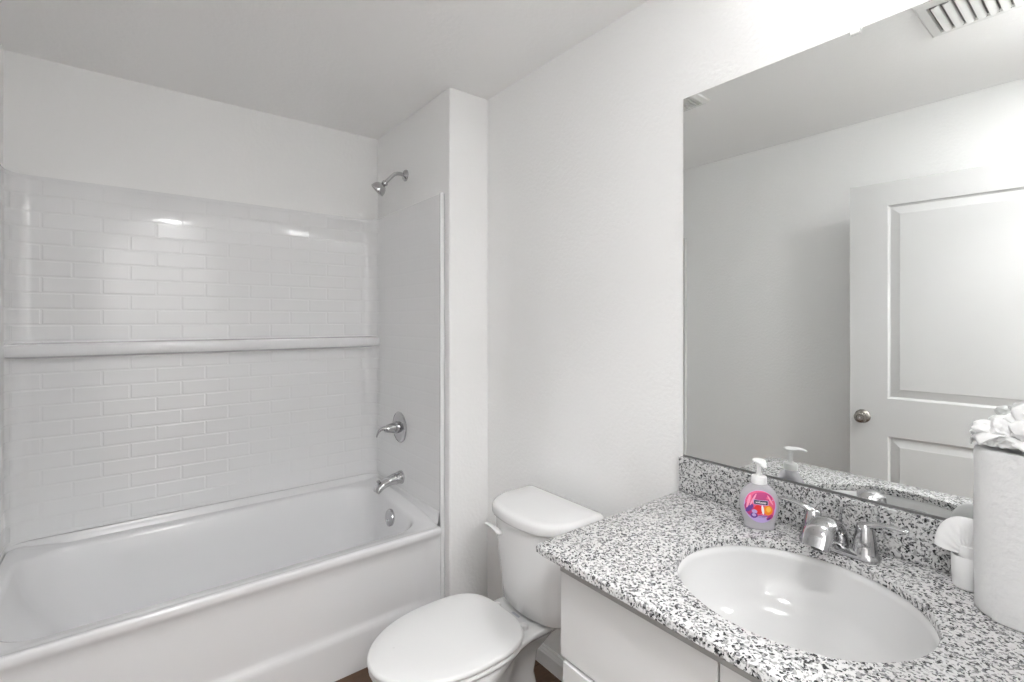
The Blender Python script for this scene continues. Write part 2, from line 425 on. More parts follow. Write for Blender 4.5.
for nm, xa, sg in (('left', SX0, -1), ('right', SX1, 1)):
    bm = bmesh.new()
    wallx = XL + .0015 if sg < 0 else XW - .0015
    pr = [(xa - sg * .004, SY0 - .004), (xa - sg * .006, SY0 - .010), (xa - sg * .004, SY0 - .015), (xa + sg * .004, SY0 - .017), (xa + sg * .016, SY0 - .013), (wallx, SY0 - .004), (wallx, SY0 + .004), (xa, SY0 + .004)]
    loft(bm, [[(x, y, z) for x, y in pr] for z in (.470, SZ1 + .001)])
    obj('edge_trim', bm, M['tub'], sur)
    bm = bmesh.new(); loft(bm, [[(x, y, z) for x, y in pr] for z in (FL + .0005, .4695)])
    obj('apron_trim', bm, M['tub'], tub)
bm = bmesh.new()
sp = [(2.682, 1.305), (2.628, 1.3005), (2.616, 1.299), (2.611, 1.296), (2.609, 1.290), (2.609, 1.266), (2.611, 1.258), (2.617, 1.253), (2.630, 1.250), (2.660, 1.246), (2.682, 1.240)]
extrude_profile(bm, sp, 'x', SX0 + .0005, SX1 - .0005, 1)
sh = obj('shelf', bm, M['tub'], sur); sh['label'] = 'long moulded ledge across the back panel'

# ------------------------------------------------------------------ tub and shower fittings
FY = 2.325
t = empty('wall_shower', (XW, FY, 2.14), 'chrome shower head on a bent arm high on the tub end wall', 'shower head')
bm = bmesh.new(); lathe(bm, (XW - .001, FY, 2.143), (-1, 0, 0), [(.030, 0), (.030, .003), (.026, .009), (.014, .013), (.012, .016)]); obj('flange', bm, M['chrome'], t)
bm = bmesh.new(); sweep(bm, [(XW - .002, FY, 2.143), (1.085, FY, 2.146), (1.058, FY, 2.136), (1.026, FY, 2.104), (1.010, FY, 2.086)], [(.0095, .0095)] * 5, sub=8); obj('shower_arm', bm, M['chrome'], t)
hd = Vector((-.62, .34, -.70)).normalized(); h0 = Vector((1.012, FY, 2.088))
bm = bmesh.new(); lathe(bm, h0, hd, [(.010, -.004), (.0155, 0), (.0155, .011), (.011, .014), (.0145, .018), (.0215, .022), (.029, .030), (.0345, .040), (.0375, .052), (.0380, .060), (.036, .063), (.001, .058)]); hb = obj('head', bm, M['chrome'], t)
bm = bmesh.new(); lathe(bm, h0 + hd * .0585, hd, [(.001, 0), (.030, 0), (.030, .004), (.022, .003), (.012, .005), (.001, .005)]); obj('spray_face', bm, M['nickel'], hb)

t = empty('shower_valve', (SX1, FY + .02, .84), 'chrome round valve plate with lever handle midway up the tub end wall', 'faucet handle')
vc = Vector((SX1, FY + .02, .842))
bm = bmesh.new(); lathe(bm, vc - Vector((.0005, 0, 0)), (-1, 0, 0), [(.001, 0), (.078, 0), (.079, .003), (.076, .007), (.060, .011), (.032, .013), (.001, .013)], 56); obj('escutcheon', bm, M['chrome'], t)
bm = bmesh.new(); lathe(bm, vc - Vector((.012, 0, 0)), (-1, 0, 0), [(.030, 0), (.030, .012), (.026, .03), (.020, .058), (.015, .072), (.010, .076), (.001, .077)]); hn = obj('handle', bm, M['chrome'], t)
bm = bmesh.new(); sweep(bm, [vc + Vector(d) for d in ((-.070, 0, .002), (-.086, .004, .004), (-.104, .012, -.006), (-.114, .018, -.024), (-.118, .020, -.040))], [(.015, .013), (.014, .010), (.012, .008), (.011, .006), (.007, .004)], sub=8); obj('lever', bm, M['chrome'], hn)

t = empty('tub_spout', (SX1, FY, .58), 'chrome tub spout with pull-up diverter just above the tub rim', 'tub spout')
sc0 = Vector((SX1 - .001, FY, .588))
bm = bmesh.new(); sweep(bm, [sc0 + Vector(d) for d in ((0, 0, 0), (-.004, 0, 0), (-.03, 0, -.002), (-.068, 0, -.008), (-.098, 0, -.018), (-.122, 0, -.034), (-.136, 0, -.052))], [(.034, .034), (.034, .034), (.031, .029), (.027, .024), (.026, .022), (.025, .020), (.022, .015)], n=28, sub=8); so = obj('spout', bm, M['chrome'], t)
bm = bmesh.new(); lathe(bm, sc0 + Vector((-.122, 0, -.020)), (-.15, 0, 1), [(.0045, -.004), (.0045, .016), (.009, .018), (.0095, .025), (.006, .028), (.001, .028)], 20); obj('diverter_knob', bm, M['chrome'], so)

# ------------------------------------------------------------------ toilet
TC = 1.325
toi = empty('toilet', (.95, TC, FL), 'white two-piece toilet with closed lid between the tub and the vanity', 'toilet')
def egg(tip, cx, back, hw, z, n=64, p=3.2, yc=TC):
    out = []
    for k in range(n):
        a = 2 * PI * k / n; c, s = math.cos(a), math.sin(a)
        if c < 0: x = cx + (cx - tip) * c; y = hw * s
        else:
            x = cx + (back - cx) * abs(c) ** (2 / p); y = hw * math.copysign(abs(s) ** (2 / p), s)
        out.append((x, yc + y, z))
    return out
def bowl_ring(tip, cx, back, bw, dw, z, xm=1.05, rc=.03):
    hs = []
    for k in range(25):
        a = PI / 2 * k / 24; hs.append((cx - (cx - tip) * math.cos(a), bw * math.sin(a)))
    for k in range(1, 13):
        x = cx + (xm - cx) * k / 12; hs.append((x, bw + (dw - bw) * sstep(cx, xm, x)))
    hs.append((back - rc, dw))
    for k in range(1, 6): a = PI / 2 * k / 5; hs.append((back - rc + rc * math.sin(a), dw - rc + rc * math.cos(a)))
    top = [(x, TC + y, z) for x, y in hs]; bot = [(x, TC - y, z) for x, y in reversed(hs[1:])]
    return top + bot
bm = bmesh.new()
loft(bm, [bowl_ring(.66, .86, 1.13, .108, .090, FL), bowl_ring(.66, .86, 1.13, .108, .090, .012), bowl_ring(.675, .87, 1.12, .100, .082, .03),
          bowl_ring(.675, .87, 1.11, .098, .072, .12), bowl_ring(.640, .85, 1.10, .118, .060, .19), bowl_ring(.590, .82, 1.12, .150, .060, .26),
          bowl_ring(.560, .80, 1.18, .168, .072, .305), bowl_ring(.550, .80, 1.235, .176, .094, .330), bowl_ring(.546, .80, 1.25, .179, .112, .345), bowl_ring(.546, .80, 1.255, .179, .122, .358),
          bowl_ring(.549, .80, 1.253, .176, .121, .367), bowl_ring(.556, .80, 1.246, .170, .116, .370)])
obj('bowl', bm, M['porcelain'], toi, angle=60)
def slab(name, tip, cx, back, hw, z0, z1, e, m, dome=0, p=3.2):
    bm = bmesh.new(); L = []
    L.append(egg(tip + e, cx, back - e, hw - e, z0, p=p)); L.append(egg(tip + e * .3, cx, back - e * .3, hw - e * .3, z0 + e * .3, p=p)); L.append(egg(tip, cx, back, hw, z0 + e, p=p))
    L.append(egg(tip, cx, back, hw, z1 - e, p=p)); L.append(egg(tip + e * .3, cx, back - e * .3, hw - e * .3, z1 - e * .3, p=p)); L.append(egg(tip + e, cx, back - e, hw - e, z1, p=p))
    for q in (.25, .5, .75): L.append(egg(tip + e + (cx - tip) * q, cx, back - e - (back - cx) * q, (hw - e) * (1 - q), z1 + dome * (1 - (1 - q) ** 2), p=p))
    loft(bm, L); return obj(name, bm, m, toi, angle=60)
slab('seat', .535, .80, 1.000, .184, .3735, .392, .007, M['seat'])
slab('lid', .531, .80, 1.005, .187, .3935, .4125, .007, M['seat'], dome=.003)
for s in (-1, 1):
    bm = bmesh.new()
    lathe(bm, (1.030, TC + s * .075, .371), (0, 0, 1), [(.013, 0), (.013, .010), (.010, .014), (.001, .015)], 24)
    hc = obj('hinge_cap', bm, M['seat'], toi)
    bm = bmesh.new(); sweep(bm, [(1.030, TC + s * .075, .381), (1.010, TC + s * .075, .388), (.985, TC + s * .075, .392)], [(.010, .005)] * 3, n=12, sub=3); obj('hinge_arm', bm, M['seat'], hc)
bm = bmesh.new(); box(bm, 1.050, 1.058, TC - .019, TC + .019, .3705, .3718); o = obj('emblem', bm, mat('emblem_grey', (.42, .44, .48), .4), toi, smooth=False); o['label'] = 'small grey maker mark'
TK = 1.312
def tank_ring(x0, x1, hw, z, bow, r):
    pts = rrect(x0, x1, TK - hw, TK + hw, (.018, r, r, .018), 10)
    out = []
    for i, p in enumerate(pts):
        q = pts[(i + 1) % len(pts)]; m = 8 if i % 11 == 10 else 1
        for k in range(m):
            v = p.lerp(q, k / m); f = sstep(x1 - .03, x0, v.x)
            v.x -= bow * (1 - min(1, abs(v.y - TK) / hw) ** 2) * f; v.z = z; out.append(v)
    return out
bm = bmesh.new()
loft(bm, [tank_ring(1.117, 1.262, .148, .3725, .022, .045), tank_ring(1.104, 1.268, .161, .376, .026, .052), tank_ring(1.097, 1.270, .168, .386, .040, .066), tank_ring(1.096, 1.272, .171, .430, .042, .070),
          tank_ring(1.088, 1.276, .180, .52, .044, .074), tank_ring(1.080, 1.276, .190, .62, .045, .077), tank_ring(1.076, 1.282, .190, .692, .046, .080)])
obj('tank', bm, M['porcelain'], toi, angle=60)
bm = bmesh.new()
loft(bm, [tank_ring(1.074, 1.276, .187, .691, .046, .084), tank_ring(1.063, 1.280, .195, .695, .047, .088), tank_ring(1.061, 1.281, .197, .701, .047, .088), tank_ring(1.061, 1.281, .197, .719, .047, .088),
          tank_ring(1.064, 1.279, .194, .727, .047, .086), tank_ring(1.071, 1.273, .187, .732, .046, .082), tank_ring(1.086, 1.260, .18, .7335, .040, .075), tank_ring(1.15, 1.22, .10, .735, .005, .02)])
obj('tank_lid', bm, M['porcelain'], toi, angle=60)
bm = bmesh.new(); loft(bm, [rrect(1.130, 1.245, TC - .10, TC + .10, .03, 6, z) for z in (.3695, .3728)]); obj('gasket', bm, M['dark'], toi)
lv = Vector((1.046, TK + .088, .640))
bm = bmesh.new(); lathe(bm, lv + Vector((.014, 0, 0)), (-1, .0, 0), [(.015, 0), (.015, .008), (.011, .012)], 24); fl = obj('lever_collar', bm, M['chrome'], toi)
bm = bmesh.new(); sweep(bm, [lv + Vector(d) for d in ((-.002, -.004, -.006), (-.013, 0, 0), (-.016, .022, .008), (-.014, .050, .009), (-.010, .078, .004))], [(.008, .008), (.009, .010), (.006, .011), (.006, .010), (.004, .008)], n=16, sub=6, up=(1, 0, 0)); obj('flush_lever', bm, M['seat'], toi)

# ------------------------------------------------------------------ vanity cabinet
CX, CY1, CT = .782, .800, .8425
van = empty('vanity_cabinet', (1.06, .37, FL), 'white vanity cabinet with flat fronts under the granite counter', 'cabinet')
bm = bmesh.new()
CY0 = YF + .018
box(bm, CX, XR - .016, CY1 - .016, CY1, FL, CT); box(bm, CX, XR - .016, CY0, CY0 + .016, FL, CT)
box(bm, CX, XR - .016, CY0 + .016, CY1 - .016, .10, .116); box(bm, XR - .022, XR - .016, CY0 + .016, CY1 - .016, .116, CT)
box(bm, CX, CX + .016, CY0 + .016, CY1 - .016, .60, .66); box(bm, CX + .06, CX + .076, CY0 + .016, CY1 - .016, FL, .10)
box(bm, CX, CX + .016, CY0 + .016, CY1 - .016, CT - .02, CT)
obj('body', bm, M['cab'], van, smooth=False)
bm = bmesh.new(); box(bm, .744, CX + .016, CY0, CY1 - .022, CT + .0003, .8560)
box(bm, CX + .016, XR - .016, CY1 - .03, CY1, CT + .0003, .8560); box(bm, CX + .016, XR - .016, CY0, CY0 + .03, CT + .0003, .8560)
o = obj('top_strip', bm, mat('strip_grey', (.30, .295, .29), .7), van, smooth=False); o['label'] = 'thin grey strip just under the stone edge'  # plain dark grey strip along the lower edge of the stone
def front(name, y0, y1, z0, z1, th, shaker):
    bm = bmesh.new(); xf = CX - .001 - th
    if not shaker: box(bm, xf, CX - .001, y0, y1, z0, z1)
    else:
        rings = []
        def q(ins, x): return [(x, y0 + ins, z0 + ins), (x, y1 - ins, z0 + ins), (x, y1 - ins, z1 - ins), (x, y0 + ins, z1 - ins)]
        loft(bm, [q(0, CX - .001), q(0, xf), q(.055, xf), q(.060, xf + .007), q(.062, xf + .008)])
    return obj(name, bm, M['cab'], van, bevel=.0018)
mid = .424
front('drawer_front', mid + .002, CY1 - .001, .637, .838, .016, False)
front('drawer_front', CY0 + .002, mid - .002, .637, .838, .016, False)
front('door', mid + .002, CY1 - .012, .115, .631, .020, True)
front('door', CY0 + .002, mid - .002, .115, .631, .020, True)

# countertop with an elliptical cut-out
KX0, KX1, KY0, KY1, KZ0, KZ1 = .735, XR - .001, YF + .002, .856, .8563, .876
SCX, SCY, SA, SB = 1.016, .411, .203, .217
N = 128
def ell(a, b, z, cx=SCX, cy=SCY): return [Vector((cx + a * math.cos(2 * PI * k / N), cy + b * math.sin(2 * PI * k / N), z)) for k in range(N)]
def rectring(ins, z, r=.012):
    x0, x1, y0, y1 = KX0 + ins, KX1 - (0 if ins else 0), KY0, KY1 - ins
    P = []
    for k in range(N):
        a = 2 * PI * k / N; c, s = math.cos(a), math.sin(a); t = 1e9
        if c > 1e-9: t = min(t, (x1 - SCX) / c)
        if c < -1e-9: t = min(t, (x0 - SCX) / c)
        if s > 1e-9: t = min(t, (y1 - SCY) / s)
        if s < -1e-9: t = min(t, (y0 - SCY) / s)
        P.append(Vector((SCX + c * t, SCY + s * t, z)))
    for cxr, cyr in ((x0, y0), (x0, y1), (x1, y0), (x1, y1)):
        k = min(range(N), key=lambda i: (P[i].x - cxr) ** 2 + (P[i].y - cyr) ** 2); P[k] = Vector((cxr, cyr, z))
        if (cxr, cyr) == (x0, y1):     # ease the free front corner
            P[k] = Vector((cxr + .003, cyr - .003, z))
    return P
bm = bmesh.new()
L = [ell(SA, SB, KZ0), ell(SA, SB, KZ1 - .004), ell(SA + .0015, SB + .0015, KZ1 - .001), ell(SA + .004, SB + .004, KZ1), rectring(.004, KZ1), rectring(.001, KZ1 - .0012), rectring(0, KZ1 - .004), rectring(0, KZ0 + .003), rectring(.003, KZ0), ell(SA, SB, KZ0)]
loft(bm, L, False, False); bmesh.ops.remove_doubles(bm, verts=bm.verts, dist=1e-5)
top = obj('countertop', bm, M['granite'], None, angle=35)
tag(top, 'white, grey and black speckled granite vanity countertop', 'countertop')
bm = bmesh.new(); box(bm, XR - .020, XR - .0008, KY0, KY1, KZ1 + .0003, .978)
bs = obj('backsplash', bm, M['granite'], None, bevel=.002); tag(bs, 'low speckled granite backsplash strip standing on the counter under the mirror', 'backsplash')

sink = empty('sink', (SCX, SCY, .72), 'white oval undermount sink set in the granite counter', 'sink')
bm = bmesh.new()
prof = [(1.05, KZ0 - .0008), (1.02, KZ0 - .0008), (.995, KZ0 - .003), (.985, .840), (.965, .82), (.93, .795), (.86, .765), (.74, .742), (.58, .730), (.40, .724), (.20, .721), (.14, .720)]
inner = [ell(SA * f, SB * f, z, SCX + (1 - f) * .015) for f, z in prof]
loft(bm, inner + [], False, False)
outer = [ell(SA * f + .012, SB * f + .012, z - .012, SCX + (1 - f) * .015) for f, z in prof[3:]]
loft(bm, [ell(SA * 1.05, SB * 1.05, KZ0 - .012)] + outer, False, True)
obj('basin', bm, M['sink'], sink, angle=60)
bm = bmesh.new(); lathe(bm, (SCX + .013, SCY, .7195), (0, 0, 1), [(.001, -.002), (.032, -.002), (.032, .003), (.026, .005), (.022, .002), (.001, .003)]); dr = obj('drain', bm, M['chrome'], sink)
bm = bmesh.new(); lathe(bm, (SCX + .013, SCY, .723), (0, 0, 1), [(.001, 0), (.018, 0), (.018, .004), (.001, .006)]); obj('stopper', bm, M['chrome'], dr)

# ------------------------------------------------------------------ sink faucet
FX, FYc = 1.258, .412
fa = empty('sink_faucet', (FX, FYc, KZ1), 'chrome two-handle faucet behind the sink', 'faucet')
bm = bmesh.new()
loft(bm, [rrect(FX - .026, FX + .024, FYc - .080, FYc + .080, .0235, 8, KZ1 + .0005), rrect(FX - .026, FX + .024, FYc - .080, FYc + .080, .0235, 8, KZ1 + .008), rrect(FX - .022, FX + .020, FYc - .076, FYc + .076, .020, 8, KZ1 + .014), rrect(FX - .010, FX + .008, FYc - .06, FYc + .06, .008, 8, KZ1 + .016)])
obj('base_plate', bm, M['chrome'], fa, angle=60)
bm = bmesh.new()
sweep(bm, [(FX + .004, FYc, KZ1 + .006), (FX + .003, FYc, KZ1 + .026), (FX - .012, FYc, KZ1 + .050), (FX - .044, FYc, KZ1 + .069), (FX - .078, FYc + .002, KZ1 + .074), (FX - .104, FYc + .003, KZ1 + .062), (FX - .120, FYc + .004, KZ1 + .036)],
      [(.021, .020), (.019, .017), (.018, .014), (.021, .014), (.0265, .0145), (.029, .016), (.027, .0155)], n=28, sub=8, up=(-1, 0, 1))
spo = obj('spout', bm, M['chrome'], fa, angle=60)
bm = bmesh.new(); lathe(bm, (FX - .1195, FYc, KZ1 + .043), (-.55, 0, -.83), [(.001, 0), (.010, 0), (.010, .008), (.008, .009), (.001, .008)], 20); obj('aerator', bm, M['dark'], spo)
bm = bmesh.new(); lathe(bm, (FX + .014, FYc, KZ1 + .012), (0, 0, 1), [(.003, 0), (.003, .065), (.006, .068), (.006, .078), (.001, .08)], 14); obj('lift_rod', bm, M['chrome'], fa)
for s in (-1, 1):
    hy = FYc + s * .0508
    bm = bmesh.new(); lathe(bm, (FX, hy, KZ1 + .004), (0, 0, 1), [(.0255, 0), (.0255, .006), (.0235, .010), (.0215, .030), (.019, .050), (.0165, .060), (.0155, .066), (.011, .071), (.001, .072)], 32); hn = obj('handle', bm, M['chrome'], fa, angle=50)
    bm = bmesh.new(); sweep(bm, [(FX, hy - s * .006, KZ1 + .064), (FX - .001, hy + s * .014, KZ1 + .076), (FX - .002, hy + s * .040, KZ1 + .082), (FX - .004, hy + s * .068, KZ1 + .083), (FX - .006, hy + s * .076, KZ1 + .082)], [(.011, .010), (.011, .007), (.009, .0045), (.0075, .0035), (.004, .002)], n=18, sub=7); obj('lever', bm, M['chrome'], hn, angle=60)

# ------------------------------------------------------------------ mirror
mir = empty('mirror', (XR, .40, .979), 'large frameless wall mirror above the granite backsplash', 'mirror')
MX, MY0, MY1, MZ0, MZ1 = XR - .006, YF + .02, .848, .9805, 2.068
bm = bmesh.new(); box(bm, MX, XR - .001, MY0, MY1, MZ0, MZ1)
bm.faces.ensure_lookup_table()
for f in bm.faces:
    f.material_index = 0 if all(abs(v.co.x - MX) < 1e-6 for v in f.verts) else 1
bm2_ = bmesh.new(); box(bm2_, MX - .0022, XR - .001, MY0, MY1, .9783, .9803); box(bm2_, MX - .0022, MX - .0004, MY0, MY1, .9803, .9835)
ch_ = obj('bottom_channel', bm2_, mat('channel_metal', (.22, .22, .22), .35, .6), mir, smooth=False)
o = obj('mirror_glass', bm, [M['mirror'], M['edge']], mir, smooth=False)
for y in (.40,):
    bm = bmesh.new(); box(bm, MX - .004, XR - .001, y - .010, y + .010, MZ1 + .0005, MZ1 + .016); box(bm, MX - .0045, MX - .0006, y - .010, y + .010, MZ1 - .010, MZ1 + .0005)
    c_ = obj('clip', bm, M['clip'], mir, bevel=.001); c_['label'] = 'white plastic clip on the top edge'

# ------------------------------------------------------------------ soap bottle
SP = Vector((1.238, .579, KZ1 + .0006)); sn = Vector((-.85, -.53, 0)).normalized(); sa = Vector((-sn.y, sn.x, 0))
# sa: width axis
def bw(z):      # half width, half depth at height z
    tb = [(0, .034, .021), (.004, .036, .0225), (.012, .0345, .0215), (.022, .037, .0225), (.04, .0430, .0255), (.06, .0455, .0265), (.078, .0435, .025), (.094, .036, .021), (.104, .025, .0175), (.110, .0165, .0150), (.114, .0150, .0148)]
    for (a, w0, d0), (b, w1, d1) in zip(tb, tb[1:]):
        if z <= b:
            t = max(0, (z - a) / (b - a)); t = t; return w0 + (w1 - w0) * t, d0 + (d1 - d0) * t
    return tb[-1][1:]
soap = empty('soap_dispenser', SP, 'clear hand soap pump bottle with pink and orange label, left of the sink faucet', 'soap bottle')
bm = bmesh.new()
zl = [0, .002, .005, .009, .013, .018, .024] + [.03 + .006 * k for k in range(13)] + [.107, .110, .114]
def bring(z, sc_=1.0):
    a, b = bw(z)
    return [SP + sa * (a * sc_ * math.cos(2 * PI * k / 48)) + sn * (b * sc_ * math.sin(2 * PI * k / 48)) + Vector((0, 0, z)) for k in range(48)]
loft(bm, [bring(0, .8)] + [bring(z, .96 if z == 0 else 1) for z in zl])
obj('bottle', bm, M['bottle'], soap, angle=70)
bm = bmesh.new()
lathe(bm, SP + Vector((0, 0, .110)), (0, 0, 1), [(.001, 0), (.0175, 0), (.0180, .002), (.0175, .016), (.0165, .018), (.009, .020), (.0065, .024), (.0055, .026), (.0055, .050), (.001, .050)], 36)
pc = obj('pump_collar', bm, M['pump'], soap)
bm = bmesh.new()
hp = SP + Vector((0, 0, .164)); nz = Matrix.Rotation(math.radians(12), 3, 'Z') @ sn
lathe(bm, hp - Vector((0, 0, .006)), (0, 0, 1), [(.001, 0), (.0085, 0), (.010, .004), (.012, .008), (.0115, .011), (.001, .012)], 28)
sweep(bm, [hp + nz * -.014 + Vector((0, 0, .002)), hp + Vector((0, 0, .002)), hp + nz * .018 + Vector((0, 0, .002)), hp + nz * .034 + Vector((0, 0, -.001)), hp + nz * .040 + Vector((0, 0, -.006))], [(.010, .003), (.0155, .005), (.011, .0045), (.006, .004), (.004, .0035)], n=16, sub=5)
obj('pump_head', bm, M['pump'], soap, angle=50)
def lab(s, t, e=0.0):      # label coordinates (metres, t from the label centre) on the bottle's front
    z = .0585 + t; a, b = bw(z); q = min(.97, abs(s) / a)
    return SP + sa * s + sn * (b * math.sqrt(1 - q * q) + .0007 + e) + Vector((0, 0, z))
lm = {}
for nm, c in dict(pink=(.80, .12, .26), magenta=(.52, .05, .21), purple=(.14, .05, .30), lilac=(.55, .42, .75), orange=(.95, .28, .02), yellow=(1, .60, .08), red=(.75, .03, .03), white=(.92, .90, .93), black=(.03, .02, .05), rose=(.90, .35, .50)).items():
    lm[nm] = mat('label_' + nm, c, .35)
order = list(lm); bm = bmesh.new()
def blob(cx, cy, rx, ry, c, e, rot=0, n=36, lim=True, a0=0, a1=2 * PI, ringn=5):
    cen = (cx, cy)
    def pt(f, a):
        x, y = rx * f * math.cos(a), ry * f * math.sin(a); X = cx + x * math.cos(rot) - y * math.sin(rot); Y = cy + x * math.sin(rot) + y * math.cos(rot)
        if lim:
            q = math.hypot(X / .0360, Y / .0395)
            if q > 1: X /= q; Y /= q
        return lab(X, Y, e)
    c0 = bm.verts.new(pt(0, 0)); prev = None
    for r in range(1, ringn + 1):
        cur = [bm.verts.new(pt(r / ringn, 2 * PI * k / n)) for k in range(n)]
        for k in range(n):
            j = (k + 1) % n
            f = bm.faces.new((c0, cur[k], cur[j])) if prev is None else bm.faces.new((prev[k], cur[k], cur[j], prev[j]))
            f.material_index = order.index(c)
        prev = cur
# sa points to the photo's right
sg = 1
blob(0, 0, .0360, .0395, 'lilac', 0, lim=False, n=48, ringn=8)
blob(0, .006, .0335, .0325, 'pink', .0002)
blob(.004 * sg, .022, .022, .013, 'magenta', .0004); blob(.020 * sg, .000, .010, .026, 'pink', .0004, .15)
blob(-.022 * sg, -.010, .011, .018, 'magenta', .0004, .5); blob(-.024 * sg, -.006, .005, .013, 'purple', .0006, -.6)
blob(-.026 * sg, .010, .0028, .017, 'rose', .0006, -.25); blob(-.016 * sg, .016, .002, .017, 'rose', .0007, -.45); blob(.022 * sg, .018, .002, .013, 'rose', .0007, .5)
blob(-.004 * sg, -.006, .010, .011, 'red', .0006); blob(.017 * sg, -.006, .0105, .0120, 'orange', .0008); blob(.018 * sg, -.004, .0055, .007, 'yellow', .0010)
blob(.005 * sg, -.006, .0028, .0115, 'white', .0010, .12); blob(-.013 * sg, -.012, .006, .005, 'lilac', .0008); blob(-.014 * sg, -.022, .008, .007, 'purple', .0008, .4)
blob(-.014 * sg, -.021, .0045, .004, 'lilac', .0010); blob(.006 * sg, -.027, .013, .008, 'lilac', .0008); blob(.006 * sg, -.021, .011, .0012, 'purple', .0012, 0)
blob(.021 * sg, -.024, .009, .005, 'magenta', .0010, .7); blob(.019 * sg, -.027, .006, .0022, 'purple', .0012, .7)
for hw_, hh_, c_, e_ in ((.0165, .0058, 'lilac', .0011), (.0150, .0046, 'black', .0013)):
    vs = [bm.verts.new(lab(.001 + hw_ * q, .0115 + hh_ * w_, e_)) for w_ in (-1, 1) for q in [k / 5 - 1 for k in range(11)]]
    for k in range(10):
        f = bm.faces.new((vs[k], vs[k + 1], vs[k + 12], vs[k + 11])); f.material_index = order.index(c_)
# wording
def text_bm(s, size):
    cu = bpy.data.curves.new('t', 'FONT'); cu.body = s; cu.size = size; cu.align_x = 'CENTER'; cu.align_y = 'CENTER'; cu.offset = size * .015
    o = bpy.data.objects.new('t', cu); C.objects.link(o); bpy.context.view_layer.update()
    me = bpy.data.meshes.new_from_object(o.evaluated_get(bpy.context.evaluated_depsgraph_get()))
    out = ([v.co.copy() for v in me.vertices], [tuple(p.vertices) for p in me.polygons])
    bpy.data.objects.remove(o); bpy.data.curves.remove(cu); bpy.data.meshes.remove(me); return out
for s, size, cy, c in (('softsoap', .0070, .0118, 'white'), ('HAND SOAP', .0036, -.0245, 'purple')):
    vs, fs = text_bm(s, size); nv = [bm.verts.new(lab(.001 + v.x, cy + v.y, .0018)) for v in vs]
    for f in fs:
        try: g = bm.faces.new([nv[i] for i in f]); g.material_index = order.index(c)
        except ValueError: pass
lo = obj('label', bm, [lm[k] for k in order], soap, smooth=False); lo['label'] = 'oval pink, purple and orange label with a black name banner'

# ------------------------------------------------------------------ paper towel roll with tissue, and the small cup behind it
RC = Vector((1.223, .120, 0)); RR_ = .062; RZ0, RZ1 = KZ1 + .0006, 1.166
roll = empty('paper_towel_roll', (RC.x, RC.y, KZ1), 'tall white paper towel roll standing on the counter at the right edge', 'paper towel roll')
bm = bmesh.new(); n = 72; rings = []
def rr(r, z, wob=1):
    return [(RC.x + (r + wob * .0012 * noise.noise(Vector((math.cos(2 * PI * k / n) * 2, math.sin(2 * PI * k / n) * 2, z * 14)))) * math.cos(2 * PI * k / n), RC.y + (r + wob * .0012 * noise.noise(Vector((math.cos(2 * PI * k / n) * 2, math.sin(2 * PI * k / n) * 2, z * 14)))) * math.sin(2 * PI * k / n), z) for k in range(n)]
zs_ = [RZ0 + .004 + (RZ1 - RZ0 - .010) * k / 24 for k in range(25)]
rings = [rr(.022, RZ0, 0), rr(RR_ - .004, RZ0, 0), rr(RR_ - .001, RZ0 + .002)] + [rr(RR_, z) for z in zs_] + [rr(RR_ - .001, RZ1 - .003), rr(RR_ - .004, RZ1), rr(RR_ - .012, RZ1 - .001), rr(.026, RZ1 - .002), rr(.021, RZ1 - .004, 0), rr(.021, RZ1 - .08, 0)]
loft(bm, rings, True, True); obj('roll', bm, M['paper'], roll, angle=60)
# outer sheet with its loose vertical edge
bm = bmesh.new(); L = []
for k in range(41):
    a = math.radians(150 + 150 * k / 40); r = RR_ + .0016 + .002 * sstep(30, 40, k)
    L.append([(RC.x + rr_ * math.cos(a), RC.y + rr_ * math.sin(a), z) for rr_, z in ((r - .0012, RZ0 + .001), (r, RZ0 + .001), (r, 1.0), (r + .0005, 1.1), (r, RZ1 + .001), (r - .0012, RZ1 + .001))])
loft(bm, L); obj('loose_sheet', bm, M['paper'], roll, angle=60)

# tissue: folded leaves gathered in the middle
def leaf(bm, c, ang, length, width, h0_, rise, drop, fold, tw):
    ca, sa_ = math.cos(ang), math.sin(ang); nu, nv = 16, 14; G = []
    for i in range(nu + 1):
        u = i / nu; row = []
        for k in range(nv + 1):
            v = 2 * k / nv - 1
            wd = width * (.25 + .75 * math.sin(min(1, u * 1.25) * PI / 2)) * (1 - .25 * max(0, u - .75) / .25 * abs(v))
            L_ = length * u * (1 - .10 * abs(v)); W_ = wd * v
            z = h0_ + rise * math.sin(u * PI * .72) - drop * u * u - fold * (abs(v) ** 1.3) * (.4 + .6 * u) + tw * v * u
            z += .0022 * math.sin(v * 7 + ang * 3) * u + .0035 * noise.noise(Vector((L_ * 45, W_ * 45, ang)))
            row.append(bm.verts.new((c[0] + ca * L_ - sa_ * W_, c[1] + sa_ * L_ + ca * W_, c[2] + z)))
        G.append(row)
    for p, q in zip(G, G[1:]):
        for k in range(nv): bm.faces.new((p[k], p[k + 1], q[k + 1], q[k]))
tc_ = (RC.x, RC.y, RZ1 + .004)
ti = empty('tissue', (RC.x, RC.y, RZ1), 'crumpled white tissue heaped on top of the paper towel roll', 'tissue')
